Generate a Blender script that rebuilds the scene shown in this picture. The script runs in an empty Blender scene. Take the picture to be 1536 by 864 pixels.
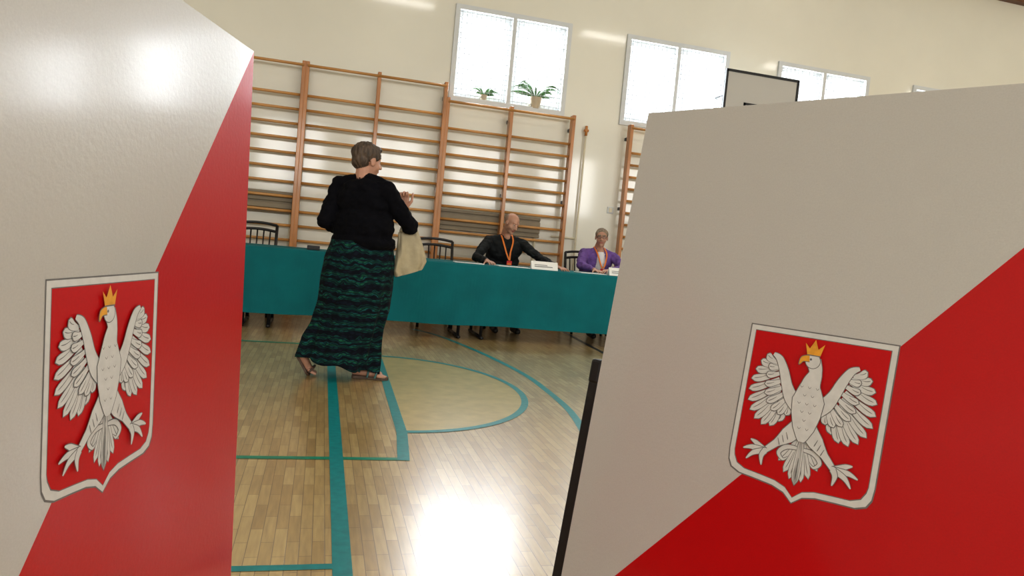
import bpy, bmesh, math, random
import numpy as np
from mathutils import Vector, Matrix, noise
random.seed(7)
scene=bpy.context.scene
COL=scene.collection

# ---------------------------------------------------------------- materials
def nt(name):
    m=bpy.data.materials.new(name); m.use_nodes=True
    t=m.node_tree; b=t.nodes["Principled BSDF"]
    return m,t,b
def mat(name,col,rough=.5,metal=0,noise_s=None,var=.12,bump=0,bump_s=60,coat=0,coat_r=.1,spec=.5,stretch=(1,1,1)):
    m,t,b=nt(name)
    b.inputs["Base Color"].default_value=(*col,1); b.inputs["Roughness"].default_value=rough
    b.inputs["Metallic"].default_value=metal; b.inputs["Coat Weight"].default_value=coat
    b.inputs["Coat Roughness"].default_value=coat_r; b.inputs["Specular IOR Level"].default_value=spec
    tc=t.nodes.new("ShaderNodeTexCoord"); mp=t.nodes.new("ShaderNodeMapping"); mp.inputs["Scale"].default_value=stretch
    t.links.new(tc.outputs["Object"],mp.inputs[0])
    if noise_s:
        n=t.nodes.new("ShaderNodeTexNoise"); n.inputs["Scale"].default_value=noise_s; n.inputs["Detail"].default_value=5
        r=t.nodes.new("ShaderNodeValToRGB")
        r.color_ramp.elements[0].position=.3; r.color_ramp.elements[1].position=.7
        r.color_ramp.elements[0].color=(*[c*(1-var) for c in col],1); r.color_ramp.elements[1].color=(*[min(1,c*(1+var)) for c in col],1)
        t.links.new(mp.outputs[0],n.inputs["Vector"]); t.links.new(n.outputs[0],r.inputs[0]); t.links.new(r.outputs[0],b.inputs["Base Color"])
    if bump:
        n2=t.nodes.new("ShaderNodeTexNoise"); n2.inputs["Scale"].default_value=bump_s; n2.inputs["Detail"].default_value=3
        bp=t.nodes.new("ShaderNodeBump"); bp.inputs["Strength"].default_value=bump; bp.inputs["Distance"].default_value=.01
        t.links.new(mp.outputs[0],n2.inputs["Vector"]); t.links.new(n2.outputs[0],bp.inputs["Height"]); t.links.new(bp.outputs[0],b.inputs["Normal"])
    return m
M={}
M['wall']=mat("cream_gloss_paint",(.75,.725,.63),.35,noise_s=.6,var=.05,bump=.35,bump_s=2.5,coat=.9,coat_r=.08)
M['ceil']=mat("ceiling_paint",(.7,.68,.61),.8,noise_s=1,var=.04)
M['white']=mat("white_window_paint",(.62,.64,.65),.4,noise_s=5,var=.03)
M['mesh']=mat("guard_mesh_paint",(.40,.41,.42),.4,noise_s=5,var=.03)
M['wood']=mat("varnished_pine",(.46,.185,.045),.35,noise_s=6,var=.25,stretch=(1,1,.3),coat=.3)
M['rung']=mat("pine_rung",(.56,.28,.085),.35,noise_s=6,var=.2,stretch=(.3,1,1),coat=.3)
M['beam']=mat("brown_trim_wood",(.16,.07,.03),.5,noise_s=4,var=.2)
M['rad']=mat("radiator_paint",(.25,.20,.13),.55,noise_s=6,var=.1)
M['pipe']=mat("pipe_paint",(.72,.66,.5),.4,noise_s=6,var=.05)
M['black']=mat("black_metal",(.008,.008,.010),.35,noise_s=20,var=.2)
M['chair']=mat("black_lacquer",(.012,.010,.010),.35,noise_s=20,var=.2)
M['seat']=mat("dark_seat_fabric",(.03,.025,.025),.85,bump=.4,bump_s=200)
M['cloth']=mat("teal_tablecloth",(.001,.145,.165),.8,noise_s=3,var=.12,bump=.5,bump_s=5,spec=.25)
M['teal']=mat("teal_court_paint",(.006,.25,.27),.35,noise_s=30,var=.15)
M['teal2']=mat("green_court_paint",(.008,.25,.16),.35,noise_s=30,var=.15)
M['dline']=mat("black_court_paint",(.02,.03,.04),.35,noise_s=30,var=.15)
M['paper']=mat("white_paper",(.85,.85,.82),.7,noise_s=20,var=.03)
M['ink']=mat("printed_ink",(.08,.08,.09),.7,noise_s=90,var=.3)
M['pw']=mat("booth_white_board",(.48,.465,.435),.34,noise_s=300,var=.04,bump=.06,bump_s=90,coat=.6,coat_r=.14)
M['pr']=mat("booth_red_board",(.46,.001,.003),.45,noise_s=300,var=.06,bump=.06,bump_s=90,coat=.4,coat_r=.12,spec=.2)
M['sr']=mat("shield_red",(.49,.002,.004),.45,noise_s=200,var=.04,spec=.3)
M['ew']=mat("eagle_white",(.60,.60,.575),.5,noise_s=60,var=.05,spec=.3)
M['eg']=mat("eagle_gray",(.15,.145,.14),.5,noise_s=60,var=.1)
M['gold']=mat("crown_gold",(.70,.33,.03),.45,noise_s=60,var=.15)
M['skin']=mat("skin",(.50,.27,.185),.5,noise_s=25,var=.08)
M['lip']=mat("lips",(.42,.14,.11),.45,noise_s=25,var=.08)
M['hairb']=mat("greying_brown_hair",(.075,.050,.033),.6,noise_s=60,var=.6,bump=.8,bump_s=80,stretch=(1,1,.25))
M['hairg']=mat("ash_blonde_hair",(.25,.19,.13),.6,noise_s=60,var=.4,bump=.8,bump_s=80,stretch=(1,1,.25))
M['stub']=mat("cropped_hair",(.30,.19,.14),.6,noise_s=80,var=.2)
M['blackcl']=mat("black_knit",(.003,.003,.005),.9,noise_s=30,var=.3,bump=.8,bump_s=9,spec=.12)
M['shirt']=mat("dark_shirt",(.008,.010,.011),.8,noise_s=10,var=.3,bump=.8,bump_s=12,spec=.3)
M['purple']=mat("purple_cardigan",(.16,.08,.30),.85,noise_s=30,var=.2,bump=.5,bump_s=16)
M['top']=mat("white_top",(.75,.73,.75),.8,noise_s=10,var=.05,bump=.4,bump_s=16)
M['trouser']=mat("dark_trousers",(.02,.022,.03),.85,noise_s=10,var=.2)
M['shoe']=mat("black_shoe",(.01,.01,.01),.4,noise_s=10,var=.2)
M['sandal']=mat("sandal_leather",(.09,.055,.035),.55,noise_s=30,var=.2)
M['strap']=mat("teal_sandal_strap",(.05,.14,.14),.5,noise_s=30,var=.2)
M['tote']=mat("cream_canvas",(.42,.36,.24),.85,noise_s=20,var=.08,bump=.8,bump_s=12)
M['orange']=mat("orange_ribbon",(.75,.20,.02),.6,noise_s=40,var=.1)
M['redrib']=mat("red_ribbon",(.6,.02,.02),.6,noise_s=40,var=.1)
M['eye']=mat("eye_dark",(.03,.02,.015),.2,noise_s=50,var=.1)
M['eyew']=mat("eye_white",(.45,.42,.38),.4,noise_s=50,var=.02)
M['leaf']=mat("leaf_green",(.05,.13,.03),.5,noise_s=15,var=.3)
M['pot']=mat("pot_ceramic",(.5,.42,.3),.4,noise_s=8,var=.1)
M['rim']=mat("orange_hoop",(.6,.12,.02),.4,noise_s=8,var=.1)
M['net']=mat("net_cord",(.7,.7,.68),.8,noise_s=8,var=.1)
m,t,b=nt("added_lamp_glow"); b.inputs["Emission Color"].default_value=(1,.98,.94,1); b.inputs["Emission Strength"].default_value=16  # glowing face of the added, unseen ceiling fixtures
_n=t.nodes.new("ShaderNodeTexNoise"); _r=t.nodes.new("ShaderNodeMapRange"); _r.inputs[3].default_value=.9; _r.inputs[4].default_value=1; t.links.new(_n.outputs[0],_r.inputs[0]); t.links.new(_r.outputs[0],b.inputs["Base Color"]); M['added_lamp']=m

def floor_mat():
    m,t,b=nt("oak_parquet")
    tc=t.nodes.new("ShaderNodeTexCoord"); mp=t.nodes.new("ShaderNodeMapping")
    mp.inputs["Rotation"].default_value=(0,0,math.radians(90))
    t.links.new(tc.outputs["Object"],mp.inputs[0])
    br=t.nodes.new("ShaderNodeTexBrick"); br.inputs["Scale"].default_value=1
    br.inputs["Brick Width"].default_value=.21; br.inputs["Row Height"].default_value=.039
    br.inputs["Mortar Size"].default_value=.0013; br.inputs["Mortar Smooth"].default_value=.3; br.inputs["Bias"].default_value=0
    br.inputs["Color1"].default_value=(.58,.42,.185,1); br.inputs["Color2"].default_value=(.42,.275,.105,1); br.inputs["Mortar"].default_value=(.20,.125,.05,1)
    t.links.new(mp.outputs[0],br.inputs["Vector"])
    n=t.nodes.new("ShaderNodeTexNoise"); n.inputs["Scale"].default_value=12; n.inputs["Detail"].default_value=6
    mp2=t.nodes.new("ShaderNodeMapping"); mp2.inputs["Scale"].default_value=(6,.6,1); t.links.new(tc.outputs["Object"],mp2.inputs[0]); t.links.new(mp2.outputs[0],n.inputs["Vector"])
    mx=t.nodes.new("ShaderNodeMix"); mx.data_type='RGBA'; mx.blend_type='OVERLAY'; mx.inputs[0].default_value=.35
    t.links.new(br.outputs[0],mx.inputs[6]); t.links.new(n.outputs[0],mx.inputs[7]); t.links.new(mx.outputs[2],b.inputs["Base Color"])
    n3=t.nodes.new("ShaderNodeTexNoise"); n3.inputs["Scale"].default_value=2.5; n3.inputs["Detail"].default_value=4
    mr=t.nodes.new("ShaderNodeMapRange"); mr.inputs[3].default_value=.24; mr.inputs[4].default_value=.38
    t.links.new(tc.outputs["Object"],n3.inputs["Vector"]); t.links.new(n3.outputs[0],mr.inputs[0]); t.links.new(mr.outputs[0],b.inputs["Roughness"])
    bp=t.nodes.new("ShaderNodeBump"); bp.inputs["Strength"].default_value=.25; bp.inputs["Distance"].default_value=.002
    t.links.new(br.outputs["Fac"],bp.inputs["Height"]); bp.invert=True
    t.links.new(bp.outputs[0],b.inputs["Normal"])
    b.inputs["Coat Weight"].default_value=1; b.inputs["Coat Roughness"].default_value=.25; b.inputs["Coat IOR"].default_value=1.75
    return m
M['floor']=floor_mat()
M['floory']=mat("yellow_key_varnish",(.60,.46,.17),.3,noise_s=10,var=.12,coat=1,coat_r=.25)

def skirt_mat():
    m,t,b=nt("patterned_skirt")
    tc=t.nodes.new("ShaderNodeTexCoord")
    w=t.nodes.new("ShaderNodeTexWave"); w.bands_direction='Z'; w.inputs["Scale"].default_value=3.0; w.inputs["Distortion"].default_value=2.0; w.inputs["Detail"].default_value=1; w.inputs["Detail Scale"].default_value=5
    t.links.new(tc.outputs["Object"],w.inputs[0])
    r=t.nodes.new("ShaderNodeValToRGB"); cr=r.color_ramp; cr.interpolation='CONSTANT'
    cr.elements[0].color=(.004,.007,.016,1); cr.elements[1].position=.93; cr.elements[1].color=(.004,.010,.018,1)
    for p,c in ((.20,(.004,.060,.048,1)),(.34,(.004,.014,.022,1)),(.46,(.006,.04,.055,1)),(.58,(.010,.105,.055,1)),(.76,(.004,.010,.02,1)),(.83,(.008,.085,.085,1))):
        e=cr.elements.new(p); e.color=c
    t.links.new(w.outputs[0],r.inputs[0])
    v=t.nodes.new("ShaderNodeTexVoronoi"); v.inputs["Scale"].default_value=30
    mp=t.nodes.new("ShaderNodeMapping"); mp.inputs["Scale"].default_value=(1,1,1.8); t.links.new(tc.outputs["Object"],mp.inputs[0]); t.links.new(mp.outputs[0],v.inputs[0])
    r2=t.nodes.new("ShaderNodeValToRGB"); r2.color_ramp.elements[0].position=.35; r2.color_ramp.elements[0].color=(1,1,1,1); r2.color_ramp.elements[1].position=.5; r2.color_ramp.elements[1].color=(.35,.4,.45,1)
    t.links.new(v.outputs[0],r2.inputs[0])
    mx=t.nodes.new("ShaderNodeMix"); mx.data_type='RGBA'; mx.blend_type='MULTIPLY'; mx.inputs[0].default_value=1
    t.links.new(r.outputs[0],mx.inputs[6]); t.links.new(r2.outputs[0],mx.inputs[7]); t.links.new(mx.outputs[2],b.inputs["Base Color"])
    b.inputs["Roughness"].default_value=.9; b.inputs["Specular IOR Level"].default_value=.2
    return m
M['skirt']=skirt_mat()

# ---------------------------------------------------------------- helpers
def empty(name,loc=(0,0,0),rot=(0,0,0)):
    e=bpy.data.objects.new(name,None); COL.objects.link(e); e.location=loc; e.rotation_euler=rot; e.empty_display_size=.1
    return e
def obj(name,me,parent=None,mats=()):
    o=bpy.data.objects.new(name,me); COL.objects.link(o)
    for m in mats: me.materials.append(m)
    if parent: o.parent=parent
    return o
def pydata(name,vs,fs,mats,parent=None,mi=None,smooth=False):
    me=bpy.data.meshes.new(name); me.from_pydata([tuple(v) for v in vs],[],fs); 
    o=obj(name,me,parent,mats)
    if mi:
        for p,i in zip(me.polygons,mi): p.material_index=i
    if smooth:
        for p in me.polygons: p.use_smooth=True
    me.update(); return o
def boxes(name,bl,m,parent=None,bev=0):
    bm=bmesh.new()
    for b in bl:
        x0,x1,y0,y1,z0,z1=b
        v=[bm.verts.new(p) for p in ((x0,y0,z0),(x1,y0,z0),(x1,y1,z0),(x0,y1,z0),(x0,y0,z1),(x1,y0,z1),(x1,y1,z1),(x0,y1,z1))]
        for f in ((3,2,1,0),(4,5,6,7),(0,1,5,4),(1,2,6,5),(2,3,7,6),(3,0,4,7)): bm.faces.new([v[i] for i in f])
    me=bpy.data.meshes.new(name); bm.to_mesh(me); bm.free()
    o=obj(name,me,parent,[m])
    if bev:
        md=o.modifiers.new("bev","BEVEL"); md.width=bev; md.segments=2
    return o
def spl(pts,n=8):
    out=[]
    for i in range(len(pts)-1):
        p=[Vector(pts[max(0,min(len(pts)-1,i+j))]) for j in (-1,0,1,2)]
        for k in range(n):
            t=k/n; out.append(.5*((2*p[1])+(-p[0]+p[2])*t+(2*p[0]-5*p[1]+4*p[2]-p[3])*t*t+(-p[0]+3*p[1]-3*p[2]+p[3])*t**3))
    out.append(Vector(pts[-1])); return out
def tube(name,pts,r,m,parent=None,cyc=False,res=3,smooth_spline=False,seg=10):
    vs=[];fs=[]
    for pl in (pts if isinstance(pts[0][0],(tuple,list,Vector)) else [pts]):
        P=spl(pl) if smooth_spline else [Vector(p) for p in pl]
        n=len(P); b0=len(vs); ref=None
        for i in range(n):
            a=P[(i-1)%n] if cyc else P[max(0,i-1)]; c=P[(i+1)%n] if cyc else P[min(n-1,i+1)]
            d=(c-a).normalized()
            if ref is None: ref=d.orthogonal().normalized()
            ref=(ref-d*ref.dot(d)).normalized(); s=d.cross(ref)
            for k in range(seg):
                an=2*math.pi*k/seg; vs.append(P[i]+(ref*math.cos(an)+s*math.sin(an))*r)
        for i in range(n if cyc else n-1):
            j=(i+1)%n
            for k in range(seg): fs.append((b0+i*seg+k,b0+i*seg+(k+1)%seg,b0+j*seg+(k+1)%seg,b0+j*seg+k))
        if not cyc:
            fs.append(tuple(b0+k for k in reversed(range(seg)))); fs.append(tuple(b0+(n-1)*seg+k for k in range(seg)))
    return pydata(name,vs,fs,[m],parent,smooth=True)

# ---------------------------------------------------------------- room shell
WY=9.2; CZ=5.55; XL,XR=-7,15; YB=-6.5
def wall_with_openings(name,x0,x1,z1,ya,yb,ops,m):
    xs=sorted(ops); bl=[]; cur=x0
    for (a,b,c,d) in xs:
        bl.append((cur,a,ya,yb,0,z1)); bl.append((a,b,ya,yb,0,c)); bl.append((a,b,ya,yb,d,z1)); cur=b
    bl.append((cur,x1,ya,yb,0,z1))
    return boxes(name,bl,m)
WINS=[(1.43+2.335*i, 1.43+2.335*i+1.49,2.78,3.92) for i in range(0,6)]
WINS=[w for w in WINS if w[1]<XR]
wall_with_openings("wall_back",XL,XR,CZ,WY,WY+.35,WINS,M['wall'])
opsb=[(XL+1.5+3.2*i,XL+1.5+3.2*i+2.2,2.2,4.4) for i in range(6)]
wall_with_openings("wall_front",XL,XR,CZ,YB-.3,YB,opsb,M['wall'])
boxes("wall_left",[(XL-.2,XL,YB-.3,WY+.35,0,CZ)],M['wall'])
boxes("wall_right",[(XR,XR+.2,YB-.3,WY+.35,0,CZ)],M['wall'])
boxes("floor",[(XL-.2,XR+.2,YB-.3,WY+.35,-.1,0)],M['floor'])
boxes("ceiling",[(XL-.2,XR+.2,YB-.3,WY+.35,CZ,CZ+.1)],M['ceil'])
boxes("trim_1",[(XL,XR,WY-.12,WY,CZ-.1,CZ)],M['beam'])
boxes("baseboard_back",[(XL,XR,WY-.02,WY,0,.1)],M['beam'])

def area(name,loc,rot,sx,sy,e,col=(1,1,1)):
    l=bpy.data.lights.new(name,'AREA'); l.shape='RECTANGLE'; l.size=sx; l.size_y=sy; l.energy=e; l.color=col
    o=bpy.data.objects.new(name,l); COL.objects.link(o); o.location=loc; o.rotation_euler=rot; return o
for i,(a,b,c,d) in enumerate(WINS):
    e=empty("window_%d"%(i+1),((a+b)/2,WY,(c+d)/2))
    w=(b-a)/2; h=(d-c)/2
    boxes("casing",[(-w-.03,w+.03,-.03,.02,h-.03,h+.03),(-w-.03,w+.03,-.03,.02,-h-.03,-h+.03),(-w-.03,-w+.03,-.03,.02,-h+.03,h-.03),(w-.03,w+.03,-.03,.02,-h+.03,h-.03),(-.025,.025,-.03,.01,-h+.03,h-.03)],M['white'],e)
    fr=[]
    for (p,q) in ((-w,-.005),(.005,w)):
        fr+=[(p,p+.075,.07,.12,-h,h),(q-.075,q,.07,.12,-h,h),(p+.075,q-.075,.07,.12,-h,-h+.09),(p+.075,q-.075,.07,.12,h-.09,h)]
    boxes("casements",fr,M['white'],e)
    g=[]
    n=24
    for k in range(1,n): 
        x=-w+2*w*k/n; g.append((x-.0028,x+.0028,-.012,-.006,-h,h))
    for k in range(1,18):
        z=-h+2*h*k/18; g.append((-w,w,-.018,-.0125,z-.0028,z+.0028))
    boxes("guard_mesh",g,M['mesh'],e)
    boxes("sill",[(-w,w,-.02,.30,-h,-h+.02)],M['white'],e)
    area("window_daylight_%d"%(i+1),((a+b)/2,WY+.34,(c+d)/2),(math.radians(-90),0,0),b-a-.02,d-c-.02,125,(.88,.94,1))
for i,(a,b,c,d) in enumerate(opsb):
    e=empty("window_%d"%(i+20),((a+b)/2,YB,(c+d)/2)); w=(b-a)/2; h=(d-c)/2
    boxes("frame",[(-w,w,-.2,-.14,-h,-h+.07),(-w,w,-.2,-.14,h-.07,h),(-w,-w+.07,-.2,-.14,-h,h),(w-.07,w,-.2,-.14,-h,h),(-.04,.04,-.2,-.14,-h,h)],M['white'],e)
    area("window_daylight_%d"%(i+20),((a+b)/2,YB-.28,(c+d)/2),(math.radians(90),0,0),b-a,d-c,155,(1,.99,.96))
for x in (-3.2,1.15,5.4,9.7,13.6):  # unseen fixtures, added to put highlights on the back wall and brighten the room
    e=empty("added_sheen_lamp",(x,4.1,CZ))
    boxes("housing",[(-.62,.62,-.16,.16,-.09,0)],M['pipe'],e,.01); boxes("diffuser",[(-.58,.58,-.13,.13,-.105,-.092)],M['added_lamp'],e)

wd=bpy.data.worlds.new("sky"); scene.world=wd; wd.use_nodes=True
bg=wd.node_tree.nodes["Background"]; bg.inputs[0].default_value=(.9,.95,1,1); bg.inputs[1].default_value=1.6

# ---------------------------------------------------------------- court markings
def strip(name,pts,w,m,z=.0015,parent=None):
    vs=[];fs=[]
    n=len(pts)
    for i,p in enumerate(pts):
        a=Vector(pts[max(i-1,0)]); b=Vector(pts[min(i+1,n-1)]); t=(b-a).normalized(); nn=Vector((-t.y,t.x))*w/2
        P=Vector(p); vs+=[(P.x+nn.x,P.y+nn.y,z),(P.x-nn.x,P.y-nn.y,z)]
    for i in range(n-1): fs.append((2*i,2*i+1,2*i+3,2*i+2))
    return pydata(name,vs,fs,[m],parent)
court=empty("court_markings")
strip("sideline",[(.130,6.3),(.128,2.05)],.058,M['teal'],.0018,court)
strip("crossline",[(.157,2.13),(-3,2.13)],.035,M['teal'],.0016,court)
strip("service_line",[(.44,3.17),(-3,3.17)],.04,M['teal2'],.0016,court)
strip("lane_line",[(-4,6.31),(.14,6.31)],.05,M['teal2'],.0014,court)
strip("free_throw_line",[(.42,3.15),(.46,3.6),(.50,5.75)],.055,M['teal'],.0020,court)
arc=[];
cx,cy,rx,ry=.46,4.75,.92,1.13
for k in range(61):
    a=math.radians(-90+180*k/60); arc.append((cx+rx*math.cos(a),cy+ry*math.sin(a)))
strip("key_arc",arc,.045,M['teal'],.0022,court)
pydata("key_fill",[(x,y,.001) for x,y in arc],[tuple(range(61))],[M['floory']],court)
big=[(1.0,7.7),(1.21,7.32),(1.40,6.6),(1.52,5.96),(1.60,5.3),(1.60,4.69),(1.57,4.2),(1.49,3.74),(1.42,3.45)]
def cr(pts,n=10): return [tuple(v) for v in spl(pts,n)]
strip("three_point_arc",cr(big),.05,M['teal'],.0012,court)
strip("black_line",[(2.92,8.3),(2.79,6.4),(2.70,5.0)],.05,M['dline'],.0012,court)

# ---------------------------------------------------------------- wall bars
def wallbars(x0,x1,ztop,mid=None):
    e=empty("wall_bars",(x0,WY,0))
    W=x1-x0; ps=[0,W] if mid is None else [0,mid-x0,W]
    boxes("posts",[(p-.022,p+.022,-.20,-.09,.0,ztop) for p in ps],M['wood'],e,.006)
    boxes("brackets",[(p-.015,p+.015,-.1,0,z,z+.04) for p in ps for z in (.4,1.6,ztop-.2)],M['black'],e)
    rg=[]
    n=16; zs=[.12+(ztop-.17)*k/n for k in range(n+1)]
    for k,z in enumerate(zs):
        if k==n-1: continue
        y=-.15 if k<n else -.20
        for a,b in zip(ps[:-1],ps[1:]): rg.append([(a,y,z),(b,y,z)])
    tube("rungs",rg,.017,M['rung'],e)
    return e
wallbars(-2.88,-1.20,2.93,-2.04)
wallbars(-1.16,-.36,2.93)
wallbars(-.32,1.34,2.93,.52)
wallbars(1.38,3.04,2.75,2.20)
wallbars(3.86,5.5,2.74,4.68)
wallbars(5.6,7.24,2.74,6.42)
def radiator(x0,x1,z0,z1):
    e=empty("radiator",(x0,WY,z0)); h=z1-z0; W=x1-x0
    bl=[(0,W,-.05,-.015,0,h)]+[(0,W,-.075,-.015,a*h,b*h) for a,b in ((0,.14),(.22,.46),(.54,.78),(.86,1))]
    boxes("panel",bl,M['rad'],e,.006)
    tube("mount_pipe",[[(W-.05,-.04,0),(W-.05,-.04,-z0+.3)]],.012,M['pipe'],e)
radiator(-1.1,-.35,1.12,1.38)
radiator(1.36,2.75,1.12,1.38)
pp=empty("heating_pipe",(3.27,WY,0))
tube("riser",[[(0,-.05,0),(0.0,-.05,2.55)]],.013,M['pipe'],pp)
tube("branch",[[(0,-.05,1.16),(-.35,-.05,1.16)],[(0,-.05,.55),(-.4,-.05,.55)]],.012,M['pipe'],pp)
tube("valve",[[(0,-.05,2.53),(0.0,-.05,2.66)],[(-.03,-.05,2.60),(.03,-.05,2.60)]],.018,M['wood'],pp)
sw=empty("light_switch",(3.74,WY,1.59))
boxes("plate",[(-.045,.045,-.012,0,-.045,.045)],M['white'],sw,.004); boxes("rocker",[(-.025,.025,-.02,-.012,-.03,.03)],M['pipe'],sw,.003)

# ---------------------------------------------------------------- basketball backboard
bb=empty("basketball_backboard",(5.47,8.6,3.08))
w,h=.54,.46
boxes("board",[(-w,w,-.01,.01,-h,h)],M['pw'],bb)
boxes("border",[(-w-.01,w+.01,-.02,.015,h-.02,h+.012),(-w-.01,w+.01,-.02,.015,-h-.012,-h+.02),(-w-.012,-w+.02,-.02,.015,-h,h),(w-.02,w+.012,-.02,.015,-h,h)],M['black'],bb)
boxes("target_square",[(-.25,.25,-.014,-.01,.04,.07),(-.25,.25,-.014,-.01,-.3,-.27),(-.25,-.22,-.014,-.01,-.3,.07),(.22,.25,-.014,-.01,-.3,.07)],M['black'],bb)
boxes("bracket",[(-.4,-.35,.01,.6,-.2,-.15),(.35,.4,.01,.6,-.2,-.15),(-.4,-.35,.01,.6,.2,.25),(.35,.4,.01,.6,.2,.25)],M['black'],bb)
ring=[(.22*math.cos(a),-.37+.22*math.sin(a),-.28) for a in [k*math.pi/16 for k in range(32)]]
tube("hoop",ring,.01,M['rim'],bb,cyc=True); boxes("hoop_mount",[(-.06,.06,-.16,-.01,-.3,-.26)],M['rim'],bb)
tube("net",[[ring[k],(ring[k][0]*.6,-.37+(ring[k][1]+.37)*.6,-.55),(ring[(k+2)%32][0]*.55,-.37+(ring[(k+2)%32][1]+.37)*.55,-.7)] for k in range(0,32,3)],.003,M['net'],bb,seg=6)

# ---------------------------------------------------------------- plants
def plant(x,z,n,L,potr):
    e=empty("potted_plant",(x,WY+.02,z))
    bm=bmesh.new(); bmesh.ops.create_cone(bm,cap_ends=True,segments=20,radius1=potr*.7,radius2=potr,depth=potr*1.6,matrix=Matrix.Translation((0,0,potr*.8+.02)))
    me=bpy.data.meshes.new("pot"); bm.to_mesh(me); bm.free(); obj("pot",me,e,[M['pot']])
    vs=[];fs=[]
    for k in range(n):
        a=random.uniform(0,6.28); l=L*random.uniform(.5,1); up=random.uniform(.3,.9); wd_=.016+.014*random.random()
        d=Vector((math.cos(a),math.sin(a)*.25,0)); s=Vector((-math.sin(a)*.6,math.cos(a)*.3,.7*math.cos(a))); b=len(vs)
        for i in range(7):
            t=i/6; p=Vector((0,0,potr*1.5))+d*l*t+Vector((0,0,l*up*(t-.75*t*t)*1.9)); ww=wd_*math.sin(math.pi*min(.98,t*.9+.08))
            vs+=[p+s*ww,p-s*ww]
        for i in range(6): fs.append((b+2*i,b+2*i+1,b+2*i+3,b+2*i+2))
    pydata("leaves",vs,fs,[M['leaf']],e)
plant(2.55,2.78,38,.42,.09)
plant(1.86,2.78,18,.22,.05)

# ---------------------------------------------------------------- table
def table(x0,x1,nt_):
    e=empty("table_with_cloth",((x0+x1)/2,7.1,0)); L=(x1-x0)/2
    D=.75
    prof=[(0,.15),(0.0,.30),(0,.5),(0,.68),(.004,.758),(.02,.77),(D-.02,.77),(D-.004,.758),(D,.6),(D,.45)]
    N=260; vs=[];fs=[]
    for i in range(N+1):
        x=-L+2*L*i/N
        for (y,z) in prof:
            k=max(0,(.75-z))/.6
            off=k*(.012*math.sin(x*7)+.008*math.sin(x*19+1.3)+.006*math.sin(x*3.1)) if y<.3 else 0
            vs.append((x,y+off-.012*k,z+(.005*math.sin(x*4) if z<.2 else 0)))
    P=len(prof)
    for i in range(N):
        for j in range(P-1): a=i*P+j; fs.append((a,a+P,a+P+1,a+1))
    for s in (0,N):
        base=s*P
        fs.append(tuple(base+j for j in range(P)) if s==0 else tuple(base+j for j in reversed(range(P))))
    pydata("cloth",vs,fs,[M['cloth']],e)
    lg=[]; W=2*L/nt_
    for q in range(nt_):
        for sx in (-L+W*q+.12,-L+W*(q+1)-.12):
            for y in (.12,.62): lg.append([(sx,y,.0),(sx,y,.74)])
            lg.append([(sx,.05,.02),(sx,.70,.02)])
    tube("legs",lg,.017,M['black'],e)
    boxes("top_board",[(-L+.02,L-.02,.03,.72,.725,.755)],M['beam'],e)
table(-2.65,5.7,4)

def chair(x,y,rz=0):
    e=empty("dining_chair",(x,y,0),(0,0,rz))
    boxes("seat",[(-.21,.21,-.22,.20,.44,.48)],M['seat'],e,.012)
    tube("legs",[[(-.19,-.19,0),(-.19,-.19,.44)],[(.19,-.19,0),(.19,-.19,.44)],[(-.2,.24,0),(-.2,.19,.45),(-.205,.22,.75),(-.205,.27,.97)],[(.2,.24,0),(.2,.19,.45),(.205,.22,.75),(.205,.27,.97)]],.017,M['chair'],e)
    rail=lambda z,y:[(-.205,y,z),(-.1,y+.025,z+.015),(0,y+.03,z+.02),(.1,y+.025,z+.015),(.205,y,z)]
    tube("back_rails",[rail(.97,.27),rail(.90,.255),rail(.60,.205)],.015,M['chair'],e,smooth_spline=True)
    tube("spindles",[[(xx,.225,.61),(xx*1.05,.285,.91)] for xx in (-.13,-.065,0,.065,.13)],.008,M['chair'],e)
    tube("stretchers",[[(-.19,-.19,.2),(-.2,.22,.2)],[(.19,-.19,.2),(.2,.22,.2)],[(-.19,0,.2),(.19,0,.2)]],.01,M['chair'],e)
chair(-.70,8.15); chair(1.27,8.12); chair(2.08,8.33); chair(3.16,8.33); chair(-1.6,8.15)

def namecard(x,y,w,rz):
    e=empty("name_card",(x,y,.771),(0,0,rz))
    pydata("tent",[(-w/2,-.035,0),(w/2,-.035,0),(w/2,0,.085),(-w/2,0,.085),(w/2,.035,0),(-w/2,.035,0)],[(0,1,2,3),(3,2,4,5)],[M['paper']],e)
    boxes("printed_name",[(-w*.38,w*.3,-.0275,-.0265,.028,.034),(-w*.38,w*.1,-.0205,-.0195,.045,.05)],M['ink'],e)
namecard(2.25,7.19,.29,.0); namecard(3.10,7.19,.25,0)
def paper(x,y,w,d,rz):
    e=empty("paper_sheet",(x,y,.772),(0,0,rz)); boxes("stack",[(-w/2,w/2,-d/2,d/2,0,.006)],M['paper'],e)
    boxes("print",[(-w*.4,w*.35,-d*.35+k*.04,-d*.35+k*.04+.006,.0061,.0064) for k in range(int(d*.7/.04))],M['ink'],e)
paper(1.92,7.23,.34,.18,.04); paper(1.46,7.26,.3,.2,-.06); paper(2.80,7.27,.3,.2,.06)
ib=empty("ink_pad",(-.08,7.3,.772)); boxes("pad",[(-.06,.06,-.04,.04,0,.015)],M['black'],ib,.003); boxes("lid",[(-.06,.06,.04,.055,0,.04)],M['black'],ib,.003)

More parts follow.
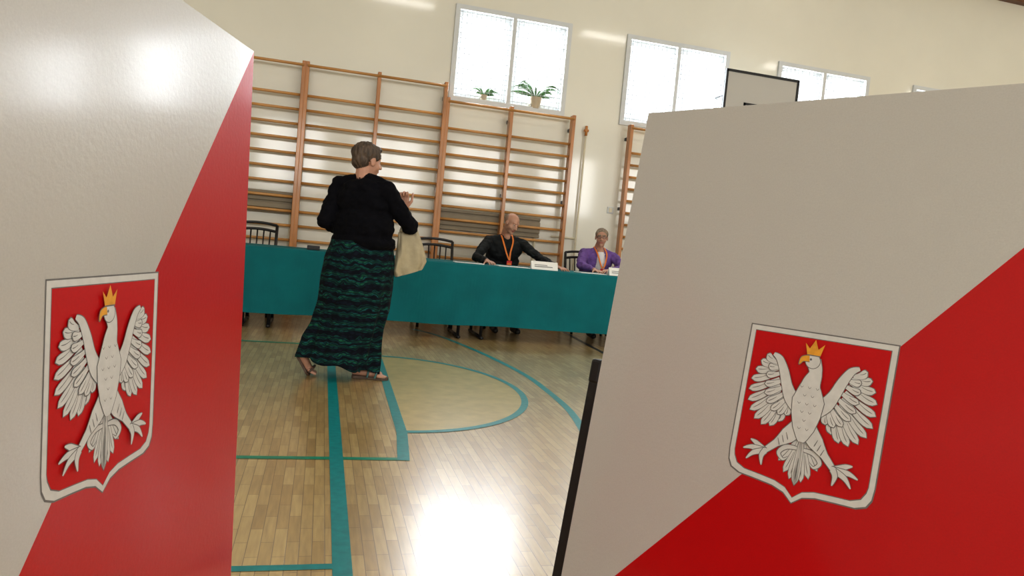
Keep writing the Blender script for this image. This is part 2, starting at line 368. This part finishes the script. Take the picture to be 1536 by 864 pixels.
# ---------------------------------------------------------------- booths with coat of arms
def booth(P,h,tilt,shield_u,shield_v,S,posts,W=1.18,H=1.35,flip=False):
    h=Vector(h).normalized(); zz=Vector((0,0,1)); n=h.cross(zz)
    up=zz*math.cos(tilt)-n*math.sin(tilt); back=h.cross(up)*-1
    mtx=Matrix(((h.x,back.x,up.x,P[0]),(h.y,back.y,up.y,P[1]),(h.z,back.z,up.z,P[2]),(0,0,0,1)))
    e=empty("voting_booth"); e.matrix_world=mtx
    x0,x1=(0,W) if not flip else (-W,0)
    T=.012
    xb=x0+W*(1-H/(1.215*W))
    vs=[(x0,0,0),(x1,0,0),(xb,0,-H),(x0,0,-H),(x1,0,-H),(x0,T,0),(x1,T,0),(x0,T,-H),(x1,T,-H)]
    fs=[(0,3,2,1),(1,2,4),(5,6,8,7),(0,1,6,5),(3,7,8,4,2),(0,5,7,3),(1,4,8,6)]
    pydata("printed_board",vs,fs,[M['pw'],M['pr']],e,mi=[0,1,0,0,0,0,1])
    fz=-1.40/math.cos(tilt)
    for px in posts:
        boxes("post",[(px-.017,px+.017,.018,.052,fz,-.765)],M['black'],e,.004)
        boxes("post_cap",[(px-.020,px+.020,.015,.055,-.77,-.70)],M['black'],e,.009)
    boxes("brace",[(min(posts),max(posts),.026,.044,-.98,-.95)],M['black'],e)
    lay=[0]
    sh=empty("coat_of_arms"); sh.parent=e
    mats=[M['ew'],M['eg'],M['sr'],M['gold']]; VS=[];FS=[];MI=[]
    def put(name,polys,m,step=1):
        lay[0]+=step; y=-.00005*lay[0]-.0004; mi=mats.index(m)
        for pl in polys:
            b=len(VS); VS.extend([(shield_u+S*a,y,shield_v-S*c) for a,c in pl]); FS.append(tuple(range(b,b+len(pl)))); MI.append(mi)
    def outline(o):
        w=1+o; t=-o
        pts=[(-w,t),(w,t)]
        right=[(1.0,1.85),(.985,1.98),(.93,2.08),(.80,2.135),(.55,2.15),(.30,2.17),(.13,2.22),(0,2.33)]
        R_=[(a+o*max(.0,min(1,(a*1.2))) ,b+o*(1 if b>1.9 else .0)) for a,b in right]
        return pts+R_+[(-a,b) for a,b in reversed(R_[:-1])]
    put("edge",[outline(.035)],M['eg']); put("border",[outline(.018)],M['ew']); put("inner_edge",[outline(-.05)],M['eg']); put("field",[outline(-.06)],M['sr'])
    def leaf(b,t,w,n=10,bend=0):
        b=Vector(b);t=Vector(t);d=t-b;s=Vector((-d.y,d.x)).normalized();L=[];R_=[]
        for i in range(n+1):
            q=i/n; ww=w*min(1,(.45+.75*q))*math.sqrt(max(0,1-max(0,(q-.72)/.28)**2)) 
            c=b+d*q+s*bend*math.sin(math.pi*q)
            L.append(tuple(c+s*ww)); R_.append(tuple(c-s*ww))
        return L+list(reversed(R_[:-1]))
    def stroke(pts,ws,m=6):
        P2=cr([(*p,) for p in pts],m); n=len(P2); W2=[]
        for i in range(n):
            q=i/(n-1)*(len(ws)-1); a=int(min(q,len(ws)-2)); W2.append(ws[a]+(ws[a+1]-ws[a])*(q-a))
        L=[];R_=[]
        for i,p in enumerate(P2):
            a=Vector(P2[max(0,i-1)]);b=Vector(P2[min(n-1,i+1)]);d=(b-a).normalized();s=Vector((-d.y,d.x))*W2[i]/2
            L.append(tuple(Vector(p)+s)); R_.append(tuple(Vector(p)-s))
        return [L+list(reversed(R_))]
    mir=lambda pl:[(-a,b) for a,b in reversed(pl)]
    both=lambda pls: pls+[mir(p) for p in pls]
    def feathers(bt,w,bend=.02,tag="feather"):
        for i,(b,t) in enumerate(bt):
            put(tag,both([leaf(b,t,w+.009,bend=bend)]),M['eg']); d=(Vector(t)-Vector(b)).normalized()*.012; put(tag,both([leaf(b,(t[0]-d.x,t[1]-d.y),w,bend=bend)]),M['ew'])
            q=lambda f:(b[0]+(t[0]-b[0])*f,b[1]+(t[1]-b[1])*f)
            put(tag,both([leaf(q(.45),q(.88),.005,bend=bend*.5)]),M['eg'])
    feathers([((.0,1.40),(.28,1.84)),((.0,1.40),(.18,1.98)),((.0,1.40),(.085,2.05)),((-.0,1.4),(.0,2.12))],.048,.01)
    crl=[(.05,1.60),(.2,1.62),(.29,1.72),(.22,1.80),(.15,1.75)]
    put("s",both(stroke(crl,[.06,.085,.075,.05,.02])),M['eg']); put("s",both(stroke(crl,[.04,.062,.052,.03,.005])),M['ew'])
    prim=[((.34,1.0),(.37,1.31)),((.36,.98),(.49,1.40)),((.38,.94),(.62,1.41)),((.40,.90),(.74,1.35)),((.42,.85),(.83,1.24)),((.44,.78),(.885,1.10)),((.46,.70),(.90,.94)),((.48,.62),(.89,.78)),((.50,.56),(.85,.63)),((.52,.52),(.79,.49)),((.53,.48),(.71,.38))]
    feathers(prim,.054,.02)
    cov=[((.25,1.0),(.28,1.20)),((.27,.97),(.40,1.21)),((.30,.93),(.51,1.17)),((.33,.87),(.60,1.07)),((.37,.80),(.65,.95)),((.41,.72),(.67,.82)),((.45,.62),(.67,.68)),((.48,.54),(.66,.55))]
    feathers(cov,.046,.012)
    bone=[(.10,1.04),(.24,.93),(.33,.78),(.41,.58),(.50,.42),(.60,.36)]
    put("b",both(stroke(bone,[.26,.22,.17,.15,.12,.06])),M['eg']); put("b",both(stroke(bone,[.24,.20,.15,.13,.10,.04])),M['ew'])
    leg=[(.06,1.30),(.20,1.46),(.34,1.60),(.50,1.76)]
    put("l",both(stroke(leg,[.26,.23,.12,.09])),M['eg']); put("l",both(stroke(leg,[.24,.21,.10,.07])),M['ew'])
    for tp in ((.72,1.64),(.81,1.79),(.74,1.93),(.50,1.96)):
        mid=((.5+tp[0])/2+.02,(1.76+tp[1])/2-.03)
        put("c",both(stroke([(.48,1.75),mid,tp],[.10,.085,.025])),M['eg']); put("c",both(stroke([(.48,1.75),mid,tp],[.08,.065,.010])),M['ew'])
    for q in (.35,.5,.65): put("f",both([leaf((.10+.35*q,1.30+.34*q),(.06+.35*q,1.40+.34*q),.006)]),M['eg'])
    bp=[(-.02,.36),(.035,.52),(.0,.70),(0,.92),(0,1.12),(0,1.32),(0,1.50)]
    put("body",stroke(bp,[.22,.19,.28,.46,.42,.31,.10]),M['eg']); put("body",stroke(bp,[.20,.17,.26,.44,.40,.29,.075]),M['ew'])
    sc=[]
    for r_ in range(6):
        for c_ in range(-1,2):
            x=c_*.11+(.05 if r_%2 else -.01); z=.74+.115*r_
            if abs(x)<.14-.01*r_ or r_<1 and abs(x)<.06: sc+=stroke([(x-.022,z-.012),(x,z+.014),(x+.022,z-.012)],[.004,.007,.004],3)
    put("scales",sc,M['eg'])
    circ=lambda cx_,cy_,r:[(cx_+r*math.cos(a),cy_+r*math.sin(a)) for a in [k*math.pi/10 for k in range(20)]]
    put("head",[circ(-.03,.37,.110)],M['eg']); put("head",[circ(-.03,.37,.100)],M['ew'])
    put("beak",stroke([(-.08,.34),(-.17,.36),(-.215,.45)],[.11,.09,.02]),M['eg']); put("beak",stroke([(-.08,.34),(-.17,.36),(-.21,.44)],[.09,.07,.01]),M['gold'])
    put("eye",[circ(-.06,.35,.016)],M['eg'])
    put("crown",[[(-.12,.30),(-.17,.13),(-.10,.20),(-.035,.07),(.02,.20),(.10,.12),(.06,.30)]],M['gold'])
    put("crown_band",[[(-.12,.285),(.065,.285),(.06,.30),(-.12,.30)]],M['eg'])
    pydata("emblem_print",VS,FS,mats,sh,mi=MI)
    return e
booth((-.19,1.85,1.40),(.273,.962,0),math.radians(1.5),-.565,-.515,.152,[-1.12,-.08],flip=True)
booth((.85,1.88,1.40),(.49,-.87,0),math.radians(8),.575,-.541,.157,[-.030,1.1])

# ---------------------------------------------------------------- people
def ico(sub):
    bm=bmesh.new(); bmesh.ops.create_icosphere(bm,subdivisions=sub,radius=1); v=[v.co.copy() for v in bm.verts]; f=[tuple(x.index for x in fc.verts) for fc in bm.faces]; bm.free(); return v,f
S2=ico(2); S3=ico(3)
class Body:
    def __init__(s): s.p=[]; s.eyes=[]
    def cap(s,a,ra,b,rb,l): s.p.append(('c',Vector(a),ra,Vector(b),rb,l))
    def chain(s,pts,l):
        for (a,ra),(b,rb) in zip(pts[:-1],pts[1:]): s.cap(a,ra,b,rb,l)
    def ell(s,c,r,l,rot=None): s.p.append(('e',Vector(c),Vector(r),rot or Matrix.Identity(3),0,l))
    def build(s,name,parent,mats,voxel=.005,rough_labels=(),fold_labels=()):
        bm=bmesh.new()
        for p in s.p:
            if p[0]=='c':
                t=bmesh.new()
                for v in S2[0]: t.verts.new(p[1]+v*p[2]); t.verts.new(p[3]+v*p[4])
                bmesh.ops.convex_hull(t,input=t.verts[:])
                bad=[v for v in t.verts if not v.link_faces]
                bmesh.ops.delete(t,geom=bad,context='VERTS')
                bmesh.ops.recalc_face_normals(t,faces=t.faces[:])
                t.verts.index_update(); nv=[bm.verts.new(v.co) for v in t.verts]
                for f in t.faces: bm.faces.new([nv[v.index] for v in f.verts])
                t.free()
            else:
                nv=[bm.verts.new(p[1]+p[3]@Vector((v.x*p[2].x,v.y*p[2].y,v.z*p[2].z))) for v in S3[0]]
                for f in S3[1]: bm.faces.new([nv[i] for i in f])
        me=bpy.data.meshes.new(name+"_src"); bm.to_mesh(me); bm.free()
        o=bpy.data.objects.new("tmp",me); COL.objects.link(o)
        rm=o.modifiers.new("r",'REMESH'); rm.mode='VOXEL'; rm.voxel_size=voxel
        sm=o.modifiers.new("s",'SMOOTH'); sm.factor=.5; sm.iterations=4
        dg=bpy.context.evaluated_depsgraph_get(); out=bpy.data.meshes.new_from_object(o.evaluated_get(dg)); bpy.data.objects.remove(o)
        out.name=name; out.materials.clear()
        for m in mats: out.materials.append(m)
        def labels(c):
            best=np.full(len(c),1e9); lab=np.zeros(len(c),int)
            for p in s.p:
                if p[0]=='c':
                    a=np.array(p[1]);b=np.array(p[3]);d=b-a;L=max(1e-9,d@d); t=np.clip(((c-a)@d)/L,0,1)
                    ds=np.linalg.norm(c-a-t[:,None]*d,axis=1)-(p[2]+(p[4]-p[2])*t)
                else:
                    q=(c-np.array(p[1]))@np.array(p[3]); rr=np.array(p[2]); k=np.linalg.norm(q/rr,axis=1); ds=(k-1)*np.linalg.norm(q,axis=1)/np.maximum(k,1e-6)
                mk=ds<best; best[mk]=ds[mk]; lab[mk]=p[5]
            return lab
        nf=len(out.polygons); c=np.empty(nf*3); out.polygons.foreach_get("center",c); lab=labels(c.reshape(-1,3))
        out.polygons.foreach_set("material_index",lab.astype(np.int32)); out.polygons.foreach_set("use_smooth",np.ones(nf,bool))
        nv=len(out.vertices); vc=np.empty(nv*3); out.vertices.foreach_get("co",vc); vc=vc.reshape(-1,3); vl=labels(vc)
        nr=np.empty(nv*3); out.vertex_normals.foreach_get("vector",nr); nr=nr.reshape(-1,3)
        for i in range(nv):
            l=vl[i]; x,y,z=vc[i]
            if l in rough_labels: vc[i]+=nr[i]*noise.noise(Vector((x*60,y*60,z*20)))*.007
            elif l in fold_labels: vc[i]+=nr[i]*(noise.noise(Vector((x*13,y*13,z*20+5)))*.012+noise.noise(Vector((x*30,y*30,z*38)))*.005)
        out.vertices.foreach_set("co",vc.ravel())
        out.update()
        ob=bpy.data.objects.new(name,out); COL.objects.link(ob); ob.parent=parent
        for (c_,r_,m_,nm) in s.eyes:
            b2=bmesh.new(); bmesh.ops.create_uvsphere(b2,u_segments=12,v_segments=8,radius=r_,matrix=Matrix.Translation(c_)); m2=bpy.data.meshes.new(nm); b2.to_mesh(m2); b2.free()
            for f in m2.polygons: f.use_smooth=True
            obj(nm,m2,parent,[m_])
        return ob
def frame(fwd,up=(0,0,1)):
    f=Vector(fwd).normalized(); r=f.cross(Vector(up)).normalized(); u=r.cross(f)
    return Matrix(((r.x,f.x,u.x),(r.y,f.y,u.y),(r.z,f.z,u.z)))
def head(B,c,fwd,neck,skin,lip,brow,hair,up=(0,0,1),k=1,style="short"):
    F_=frame(fwd,up); c=Vector(c); T=lambda x,y,z:c+F_@Vector((x*k,y*k,z*k)); R3=lambda a,b,d:(a*k,b*k,d*k)
    B.ell(T(0,-.012,.03),R3(.074,.092,.080),skin,F_); B.ell(T(0,.025,-.02),R3(.062,.066,.082),skin,F_); B.ell(T(0,.033,-.075),R3(.044,.048,.036),skin,F_)
    B.ell(T(0,.068,-.096),R3(.022,.018,.018),skin,F_)
    B.cap(T(0,.084,.012),.009*k,T(0,.106,-.026),.012*k,skin); B.cap(T(-.012,.09,-.030),.008*k,T(.012,.09,-.030),.008*k,skin)
    B.cap(T(-.018,.079,-.058),.008*k,T(.018,.079,-.058),.008*k,lip)
    for s in (-1,1):
        B.ell(T(s*.076,-.004,-.008),R3(.009,.020,.032),skin,F_); B.cap(T(s*.014,.084,.034),.006*k,T(s*.046,.068,.036),.005*k,brow)
        B.ell(T(s*.04,.045,-.03),R3(.024,.03,.028),skin,F_)
        B.eyes.append((T(s*.029,.0705,.012),.0105*k,M['eyew'],"eye")); B.eyes.append((T(s*.029,.0765,.010),.0058*k,M['eye'],"iris"))
        B.cap(T(s*.020,.078,.020),.0055*k,T(s*.040,.071,.020),.005*k,skin)
    B.cap(T(0,-.02,-.05),.054*k,neck,.060*k,skin)
    if style=="short":
        B.ell(T(0,-.022,.045),R3(.086,.100,.083),hair,F_); B.ell(T(0,-.055,.0),R3(.074,.058,.068),hair,F_); B.ell(T(0,.045,.085),R3(.055,.045,.028),hair,F_)
        for s in (-1,1): B.ell(T(s*.068,.02,.04),R3(.014,.035,.035),hair,F_)
    elif style=="tied":
        B.ell(T(0,-.024,.043),R3(.081,.095,.079),hair,F_); B.ell(T(0,-.055,.0),R3(.070,.055,.065),hair,F_); B.ell(T(0,-.115,.03),R3(.04,.035,.04),hair,F_)
        for s in (-1,1): B.ell(T(s*.066,.012,.045),R3(.014,.03,.035),hair,F_)
    elif style=="crop":
        B.ell(T(0,-.028,.025),R3(.0755,.080,.076),hair,F_)
def hand(B,w,d,nrm,curl,l,side=1,k=1.0,spread=.1):
    w=Vector(w); d=Vector(d).normalized(); nrm=Vector(nrm); nrm=(nrm-d*nrm.dot(d)).normalized(); s=d.cross(nrm)*side
    kn=[]
    for i,o in enumerate((.031,.0105,-.0105,-.030)):
        kp=w+d*(.088-.004*abs(i-1.2))*k+s*o*k; kn.append(kp); B.cap(w+d*.01*k+s*o*.55*k,.014*k,kp,.0105*k,l)
    B.cap(w+d*.05*k+s*.02*k,.012*k,w+d*.05*k-s*.02*k,.012*k,l)
    for i,(kp,ln) in enumerate(zip(kn,(.040,.045,.042,.033))):
        p=kp; dd=(d+s*spread*(1.2-i)*.9).normalized(); n_=nrm; r=.0092*k
        for j in range(3):
            a=curl[i]*(.8 if j==0 else 1.0); dn=dd*math.cos(a)-n_*math.sin(a); n_=n_*math.cos(a)+dd*math.sin(a); dd=dn
            q=p+dd*ln*k*(1,.62,.5)[j]; B.cap(p,r,q,r*.90,l); p=q; r*=.90
    p=w+d*.025*k+s*.026*k; dd=(d*.65+s*.75-nrm*.25).normalized(); a=curl[4]
    q=p+dd*.042*k; B.cap(p,.014*k,q,.0105*k,l)
    dd2=(dd*math.cos(a)+(d-s*.5-nrm*.2).normalized()*math.sin(a)).normalized(); q2=q+dd2*.032*k; B.cap(q,.0105*k,q2,.009*k,l); q3=q2+dd2*.022*k; B.cap(q2,.009*k,q3,.0078*k,l)

# ---- voter
vo=empty("woman_voter",(.24,4.95,0),(0,0,math.radians(-2.3)))
B=Body()
SK,LP,BR,HR,CL=0,1,2,3,4
tf=Vector((.55,.83,0)).normalized(); TR=frame(tf)
tz=lambda x,y,z:TR@Vector((x,y,z))
hc=(.012,.03,1.468)
head(B,hc,(.85,.52,-.08),(-.005,0,1.31),SK,LP,BR,HR,style="short",k=1.0)
B.ell((-.0,0,1.20),(.205,.135,.15),CL,TR); B.ell((.015,0,1.03),(.228,.165,.17),CL,TR); B.ell((.025,0,.93),(.232,.175,.085),CL,TR)
B.ell((-.0,-.03,1.27),(.16,.10,.085),CL,TR)
rs=tz(.175,-.0,1.275); ls=tz(-.18,0,1.285)
B.cap(tz(.05,0,1.325),.062,rs,.068,CL); B.cap(tz(-.05,0,1.325),.062,ls,.068,CL)
re=Vector((.325,.0,1.06)); rw=Vector((.285,.12,1.175))
B.chain([(rs,.072),(re,.058)],CL); B.chain([(re,.058),(re.lerp(rw,.6),.048)],CL); B.chain([(re.lerp(rw,.5),.030),(rw,.025)],SK)
le=Vector((-.225,.02,1.05)); lw=Vector((-.10,.24,.98))
B.chain([(ls,.074),(le,.064),(le.lerp(lw,.75),.045)],CL); B.chain([(le.lerp(lw,.7),.03),(lw,.025)],SK)
hand(B,rw,(-.1,.2,1),(.25,.95,-.1),(1.0,1.1,1.15,1.2,.7),SK,side=-1)
hand(B,lw,(.6,.6,-.4),(-.4,.5,.6),(.3,.35,.4,.45,.3),SK,side=1)
B.ell((.02,0,.84),(.19,.14,.14),5,TR)
B.chain([((.08,-.02,.82),.10),((.12,-.02,.45),.065),((.06,.01,.11),.042)],SK)
B.chain([((-.06,.03,.82),.10),((-.10,.03,.46),.065),((-.275,.01,.185),.040)],SK)
B.cap((.055,.01,.05),.032,(.20,-.015,.035),.024,SK); B.cap((.04,.012,.045),.028,(.06,.01,.08),.036,SK)
for i in range(5): B.cap((.19,.02-.018*i,.030),.013,(.245-.010*abs(i-3.2),.018-.02*i,.026),.0095,SK)
hl=Vector((-.318,-.005,.145)); bl_=Vector((-.262,.015,.040))
B.cap(hl,.032,bl_,.026,SK); B.cap(hl,.03,(-.285,.005,.18),.036,SK)
for i in range(5): B.cap(bl_+Vector((.0,.03-.016*i,0)),.013,bl_+Vector((.042,.032-.018*i,-.022)),.0095,SK)
B.build("body",vo,[M['skin'],M['lip'],M['hairb'],M['hairb'],M['blackcl'],M['skirt']],.005,rough_labels=[3],fold_labels=[4])
N=180; Z=80; vs=[];fs=[]
for j in range(Z+1):
    t=j/Z
    def ip(a): 
        q=t*(len(a)-1); i=min(int(q),len(a)-2); u=q-i; u=u*u*(3-2*u)*.5+u*.5; return a[i]+(a[i+1]-a[i])*u
    cxx=ip([.02,.01,.0,-.005,-.03,-.06,-.085]); rxx=ip([.205,.232,.238,.232,.230,.245,.255]); ryy=ip([.165,.185,.185,.175,.170,.175,.19])
    for i in range(N):
        a=2*math.pi*i/N; fold=(.02+.12*t)*t**.3
        wv=.45*math.sin(7*a+2.6*t+.5)+.35*math.sin(12*a-3.5*t+1)+.3*math.sin(4*a+1.5)+.35*noise.noise(Vector((math.cos(a)*3,math.sin(a)*3,t*5)))
        k=1+fold*wv
        x=cxx+rxx*k*math.cos(a); y=ryy*k*math.sin(a)
        zb=.10-.16*(x+.09)+.01*math.sin(7*a)
        z=.93*(1-t)+zb*t
        vs.append((x,y,z))
for j in range(Z):
    for i in range(N): fs.append((j*N+i,(j+1)*N+i,(j+1)*N+(i+1)%N,j*N+(i+1)%N))
sk=pydata("skirt",vs,fs,[M['skirt']],vo,smooth=True); sd=sk.modifiers.new("t","SOLIDIFY"); sd.thickness=.004
def sole(name,pts,thick,parent,m):
    h_,t_,s_,n_=[Vector(p) for p in pts]; d=t_-h_; prof=[(0,.022),(.05,.03),(.3,.03),(.6,.036),(.82,.045),(.95,.034),(1.0,.015)]
    vs=[];k=len(prof)
    for sg in (1,-1):
        for q,w_ in prof:
            for lv in (0,1): vs.append(h_+d*q+s_*w_*sg+n_*(lv*thick))
    top=[2*i+1 for i in range(k)]+[2*k+2*i+1 for i in reversed(range(k))]; bot=[v-1 for v in top][::-1]
    fs=[tuple(top),tuple(bot)]
    r=[v-1 for v in top]
    for i in range(len(r)): j=(i+1)%len(r); fs.append((r[i],r[j],top[j],top[i]))
    return pydata(name,vs,fs,[m],parent)
sole("sandal_sole",((.02,.012,.002),(.265,-.025,.002),(.1,1,0),(0,0,1)),.018,vo,M['sandal'])
tube("sandal_straps",[[(.17,.035,.015),(.18,.02,.058),(.185,-.02,.066),(.18,-.055,.05),(.17,-.06,.015)],[(.12,.045,.015),(.125,.02,.075),(.13,-.02,.078),(.12,-.045,.015)],[(.07,-.03,.05),(.02,.01,.07),(.07,.045,.05)]],.007,M['strap'],vo,smooth_spline=True)
ax=(bl_-hl).normalized(); nn=ax.cross(Vector((0,1,0))).normalized()
if nn.x>0: nn=-nn
sole("sandal_sole",(hl+nn*.034-ax*.02,bl_+ax*.035+nn*.024,(.15,1,0),-nn),.014,vo,M['sandal'])
tube("sandal_straps",[[bl_+Vector((0,.05,-.01)),bl_+Vector((.03,.03,.022)),bl_+Vector((.03,-.03,.022)),bl_+Vector((0,-.05,-.01))]],.007,M['sandal'],vo,smooth_spline=True)
# tote bag
vs=[];fs=[];N=48;Z=20
for j in range(Z+1):
    t=j/Z; z=1.04-.30*t; w_=.060+.068*t-.035*max(0,t-.85)/.15; d_=.016+.055*math.sin(math.pi*min(1,t*.75))
    cxx=.315+.012*t+.025*math.sin(t*2)
    for i in range(N):
        a=2*math.pi*i/N; ca,sa=math.cos(a),math.sin(a)
        x=w_*math.copysign(abs(ca)**.6,ca); y=d_*math.copysign(abs(sa)**.7,sa)*(1+.18*math.sin(6*a+4*t)+.1*math.sin(11*a-5*t))
        vs.append((cxx+x,.06+y+x*.25,z+x*.45*(1-t)+x*.35*t))
for j in range(Z):
    for i in range(N): fs.append((j*N+i,(j+1)*N+i,(j+1)*N+(i+1)%N,j*N+(i+1)%N))
fs.append(tuple(Z*N+i for i in range(N)))
tb=pydata("tote_bag",vs,fs,[M['tote']],vo,smooth=True); sd=tb.modifiers.new("t","SOLIDIFY"); sd.thickness=.004
tube("tote_straps",[[(.27,.02,1.02),(.30,.08,1.13),(.277,.150,1.235),(.30,.12,1.13),(.36,.09,1.06)],[(.27,.06,1.02),(.295,.10,1.13),(.281,.160,1.235),(.305,.14,1.13),(.36,.12,1.06)]],.009,M['tote'],vo,smooth_spline=True)

# ---- seated officials
def seated(name,x,y,hd,hfwd,hk,sh,lel,lwr,rel,rwr,mats,torso,style,collar,chest_rx,up=(0,0,1)):
    e=empty(name,(x,y,0)); o=Vector((x,y,0)); B=Body(); L=lambda p:Vector(p)-o
    head(B,L(hd),hfwd,L(sh)+Vector((0,0,.05)),0,1,2,3,style=style,k=hk,up=up)
    s0=L(sh); hip=Vector((0,.12,.60)); mid=s0.lerp(hip,.5)
    Ft=frame((0,-1,0))
    B.ell(s0+Vector((0,.01,-.12)),(chest_rx,.125,.16),4,Ft); B.ell(mid+Vector((0,0,-.02)),(chest_rx*.95,.13,.18),4,Ft); B.ell(hip,(chest_rx*.98,.15,.13),4,Ft)
    ls=s0+Vector((-chest_rx+.01,0,-.05)); rs=s0+Vector((chest_rx-.01,0,-.05))
    B.cap(s0+Vector((-.04,0,-.01)),.055,ls,.062,4); B.cap(s0+Vector((.04,0,-.01)),.055,rs,.062,4)
    for S_,E_,W_,sd_ in ((ls,L(lel),L(lwr),1),(rs,L(rel),L(rwr),-1)):
        B.chain([(S_,.066),(E_,.050),(E_.lerp(W_,.85),.036)],4); B.chain([(E_.lerp(W_,.75),.028),(W_,.025)],0)
        d=(W_-E_); d.z=-.02; 
        hand(B,W_,d,(0,-.1,1),(.22,.25,.28,.32,.3),0,side=sd_)
    for s_ in (-1,1):
        B.chain([(hip+Vector((s_*.09,0,-.03)),.095),(Vector((s_*.12,-.36,.53)),.07),(Vector((s_*.12,-.33,.12)),.048)],5)
        B.cap(Vector((s_*.12,-.31,.05)),.045,Vector((s_*.13,-.47,.035)),.034,6)
    if torso:
        B.ell(s0+Vector((0,-.045,-.14)),(.075,.095,.17),7,Ft); B.ell(mid+Vector((0,-.045,0)),(.085,.105,.16),7,Ft)
        B.ell(s0+Vector((0,-.045,.0)),(.05,.06,.05),0,Ft)
    else:
        B.ell(s0+Vector((0,-.06,.02)),(.035,.035,.04),0,Ft)
    B.build("body",e,mats,.005,rough_labels=[3] if style!="crop" else (),fold_labels=[4])
    return e,s0
m_,s0=seated("man_official",2.06,8.22,(2.07,8.00,1.245),(.42,-.78,-.45),1.0,(2.05,8.13,1.07),(1.66,7.84,.83),(1.72,7.52,.80),(2.38,7.84,.88),(2.50,7.48,.80),
   [M['skin'],M['lip'],M['skin'],M['stub'],M['shirt'],M['trouser'],M['shoe'],M['shirt']],False,"crop",0,.215,up=(.1,0,1))
def ribbon(name,pts,w,m,parent): 
    pts=spl(pts,6); vs=[];fs=[]
    for i,p in enumerate(pts):
        vs+=[Vector(p)+Vector((w/2,0,0)),Vector(p)-Vector((w/2,0,0))]
    for i in range(len(pts)-1): fs.append((2*i,2*i+1,2*i+3,2*i+2))
    o=pydata(name,vs,fs,[m],parent); s=o.modifiers.new("t","SOLIDIFY"); s.thickness=.003; return o
def lanyard(e,s0,dx,yf,zb,m1,m2):
    ribbon("lanyard_1",[s0+Vector((-.065,0,.05)),s0+Vector((-.06,yf*.75,-.03)),s0+Vector((-.02,yf,-.16)),s0+Vector((dx,yf-.01,zb))],.018,m1,e)
    ribbon("lanyard_2",[s0+Vector((.065,0,.05)),s0+Vector((.06,yf*.75,-.03)),s0+Vector((.03,yf,-.16)),s0+Vector((dx+.005,yf-.012,zb))],.018,m2,e)
    c=s0+Vector((dx,yf-.02,zb-.05)); boxes("badge",[(c.x-.03,c.x+.03,c.y-.003,c.y,c.z-.04,c.z+.045)],M['redrib'],e); boxes("badge_card",[(c.x-.022,c.x+.022,c.y-.005,c.y-.003,c.z-.03,c.z+.02)],M['orange'],e)
lanyard(m_,s0,.02,-.158,-.25,M['orange'],M['orange'])
w_,s1=seated("woman_official",3.24,8.24,(3.22,8.10,1.185),(-.35,-.93,-.10),.93,(3.23,8.18,1.02),(2.92,7.92,.84),(2.98,7.60,.80),(3.47,7.92,.84),(3.16,7.62,.81),
   [M['skin'],M['lip'],M['hairg'],M['hairg'],M['purple'],M['trouser'],M['shoe'],M['top']],True,"tied",0,.195)
lanyard(w_,s1,0,-.170,-.20,M['orange'],M['orange'])
F_=frame((-.35,-.93,-.10)); c=Vector((3.22,8.10,1.185))-Vector((3.24,8.24,0)); T=lambda x,y,z:c+F_@(Vector((x,y,z))*.93)
gl=[]
for s in (-1,1): gl.append([T(s*.031+.022*math.cos(a),.097,.010+.016*math.sin(a)) for a in [k*math.pi/8 for k in range(17)]]); gl.append([T(s*.053,.095,.014),T(s*.078,.0,.012)])
gl.append([T(-.009,.098,.012),T(.009,.098,.012)])
tube("glasses",gl,.002,M['black'],w_,seg=6)

# ---------------------------------------------------------------- camera
yaw=math.radians(15); p=math.radians(3.42); r=math.radians(5.3)
F=Vector((math.sin(yaw)*math.cos(p), math.cos(yaw)*math.cos(p), -math.sin(p)))
R0=F.cross(Vector((0,0,1))).normalized(); U0=R0.cross(F)
R=math.cos(r)*R0+math.sin(r)*U0; U=math.cos(r)*U0-math.sin(r)*R0
cd=bpy.data.cameras.new("camera"); co=bpy.data.objects.new("camera",cd); COL.objects.link(co)
cd.sensor_width=36; cd.lens=1080/1536*36; cd.clip_start=.02
co.matrix_world=Matrix(((R.x,U.x,-F.x,0),(R.y,U.y,-F.y,0),(R.z,U.z,-F.z,1.0),(0,0,0,1)))
scene.camera=co
scene.view_settings.view_transform='Standard'; scene.view_settings.look='None'
scene.view_settings.exposure=.12; scene.view_settings.gamma=.90
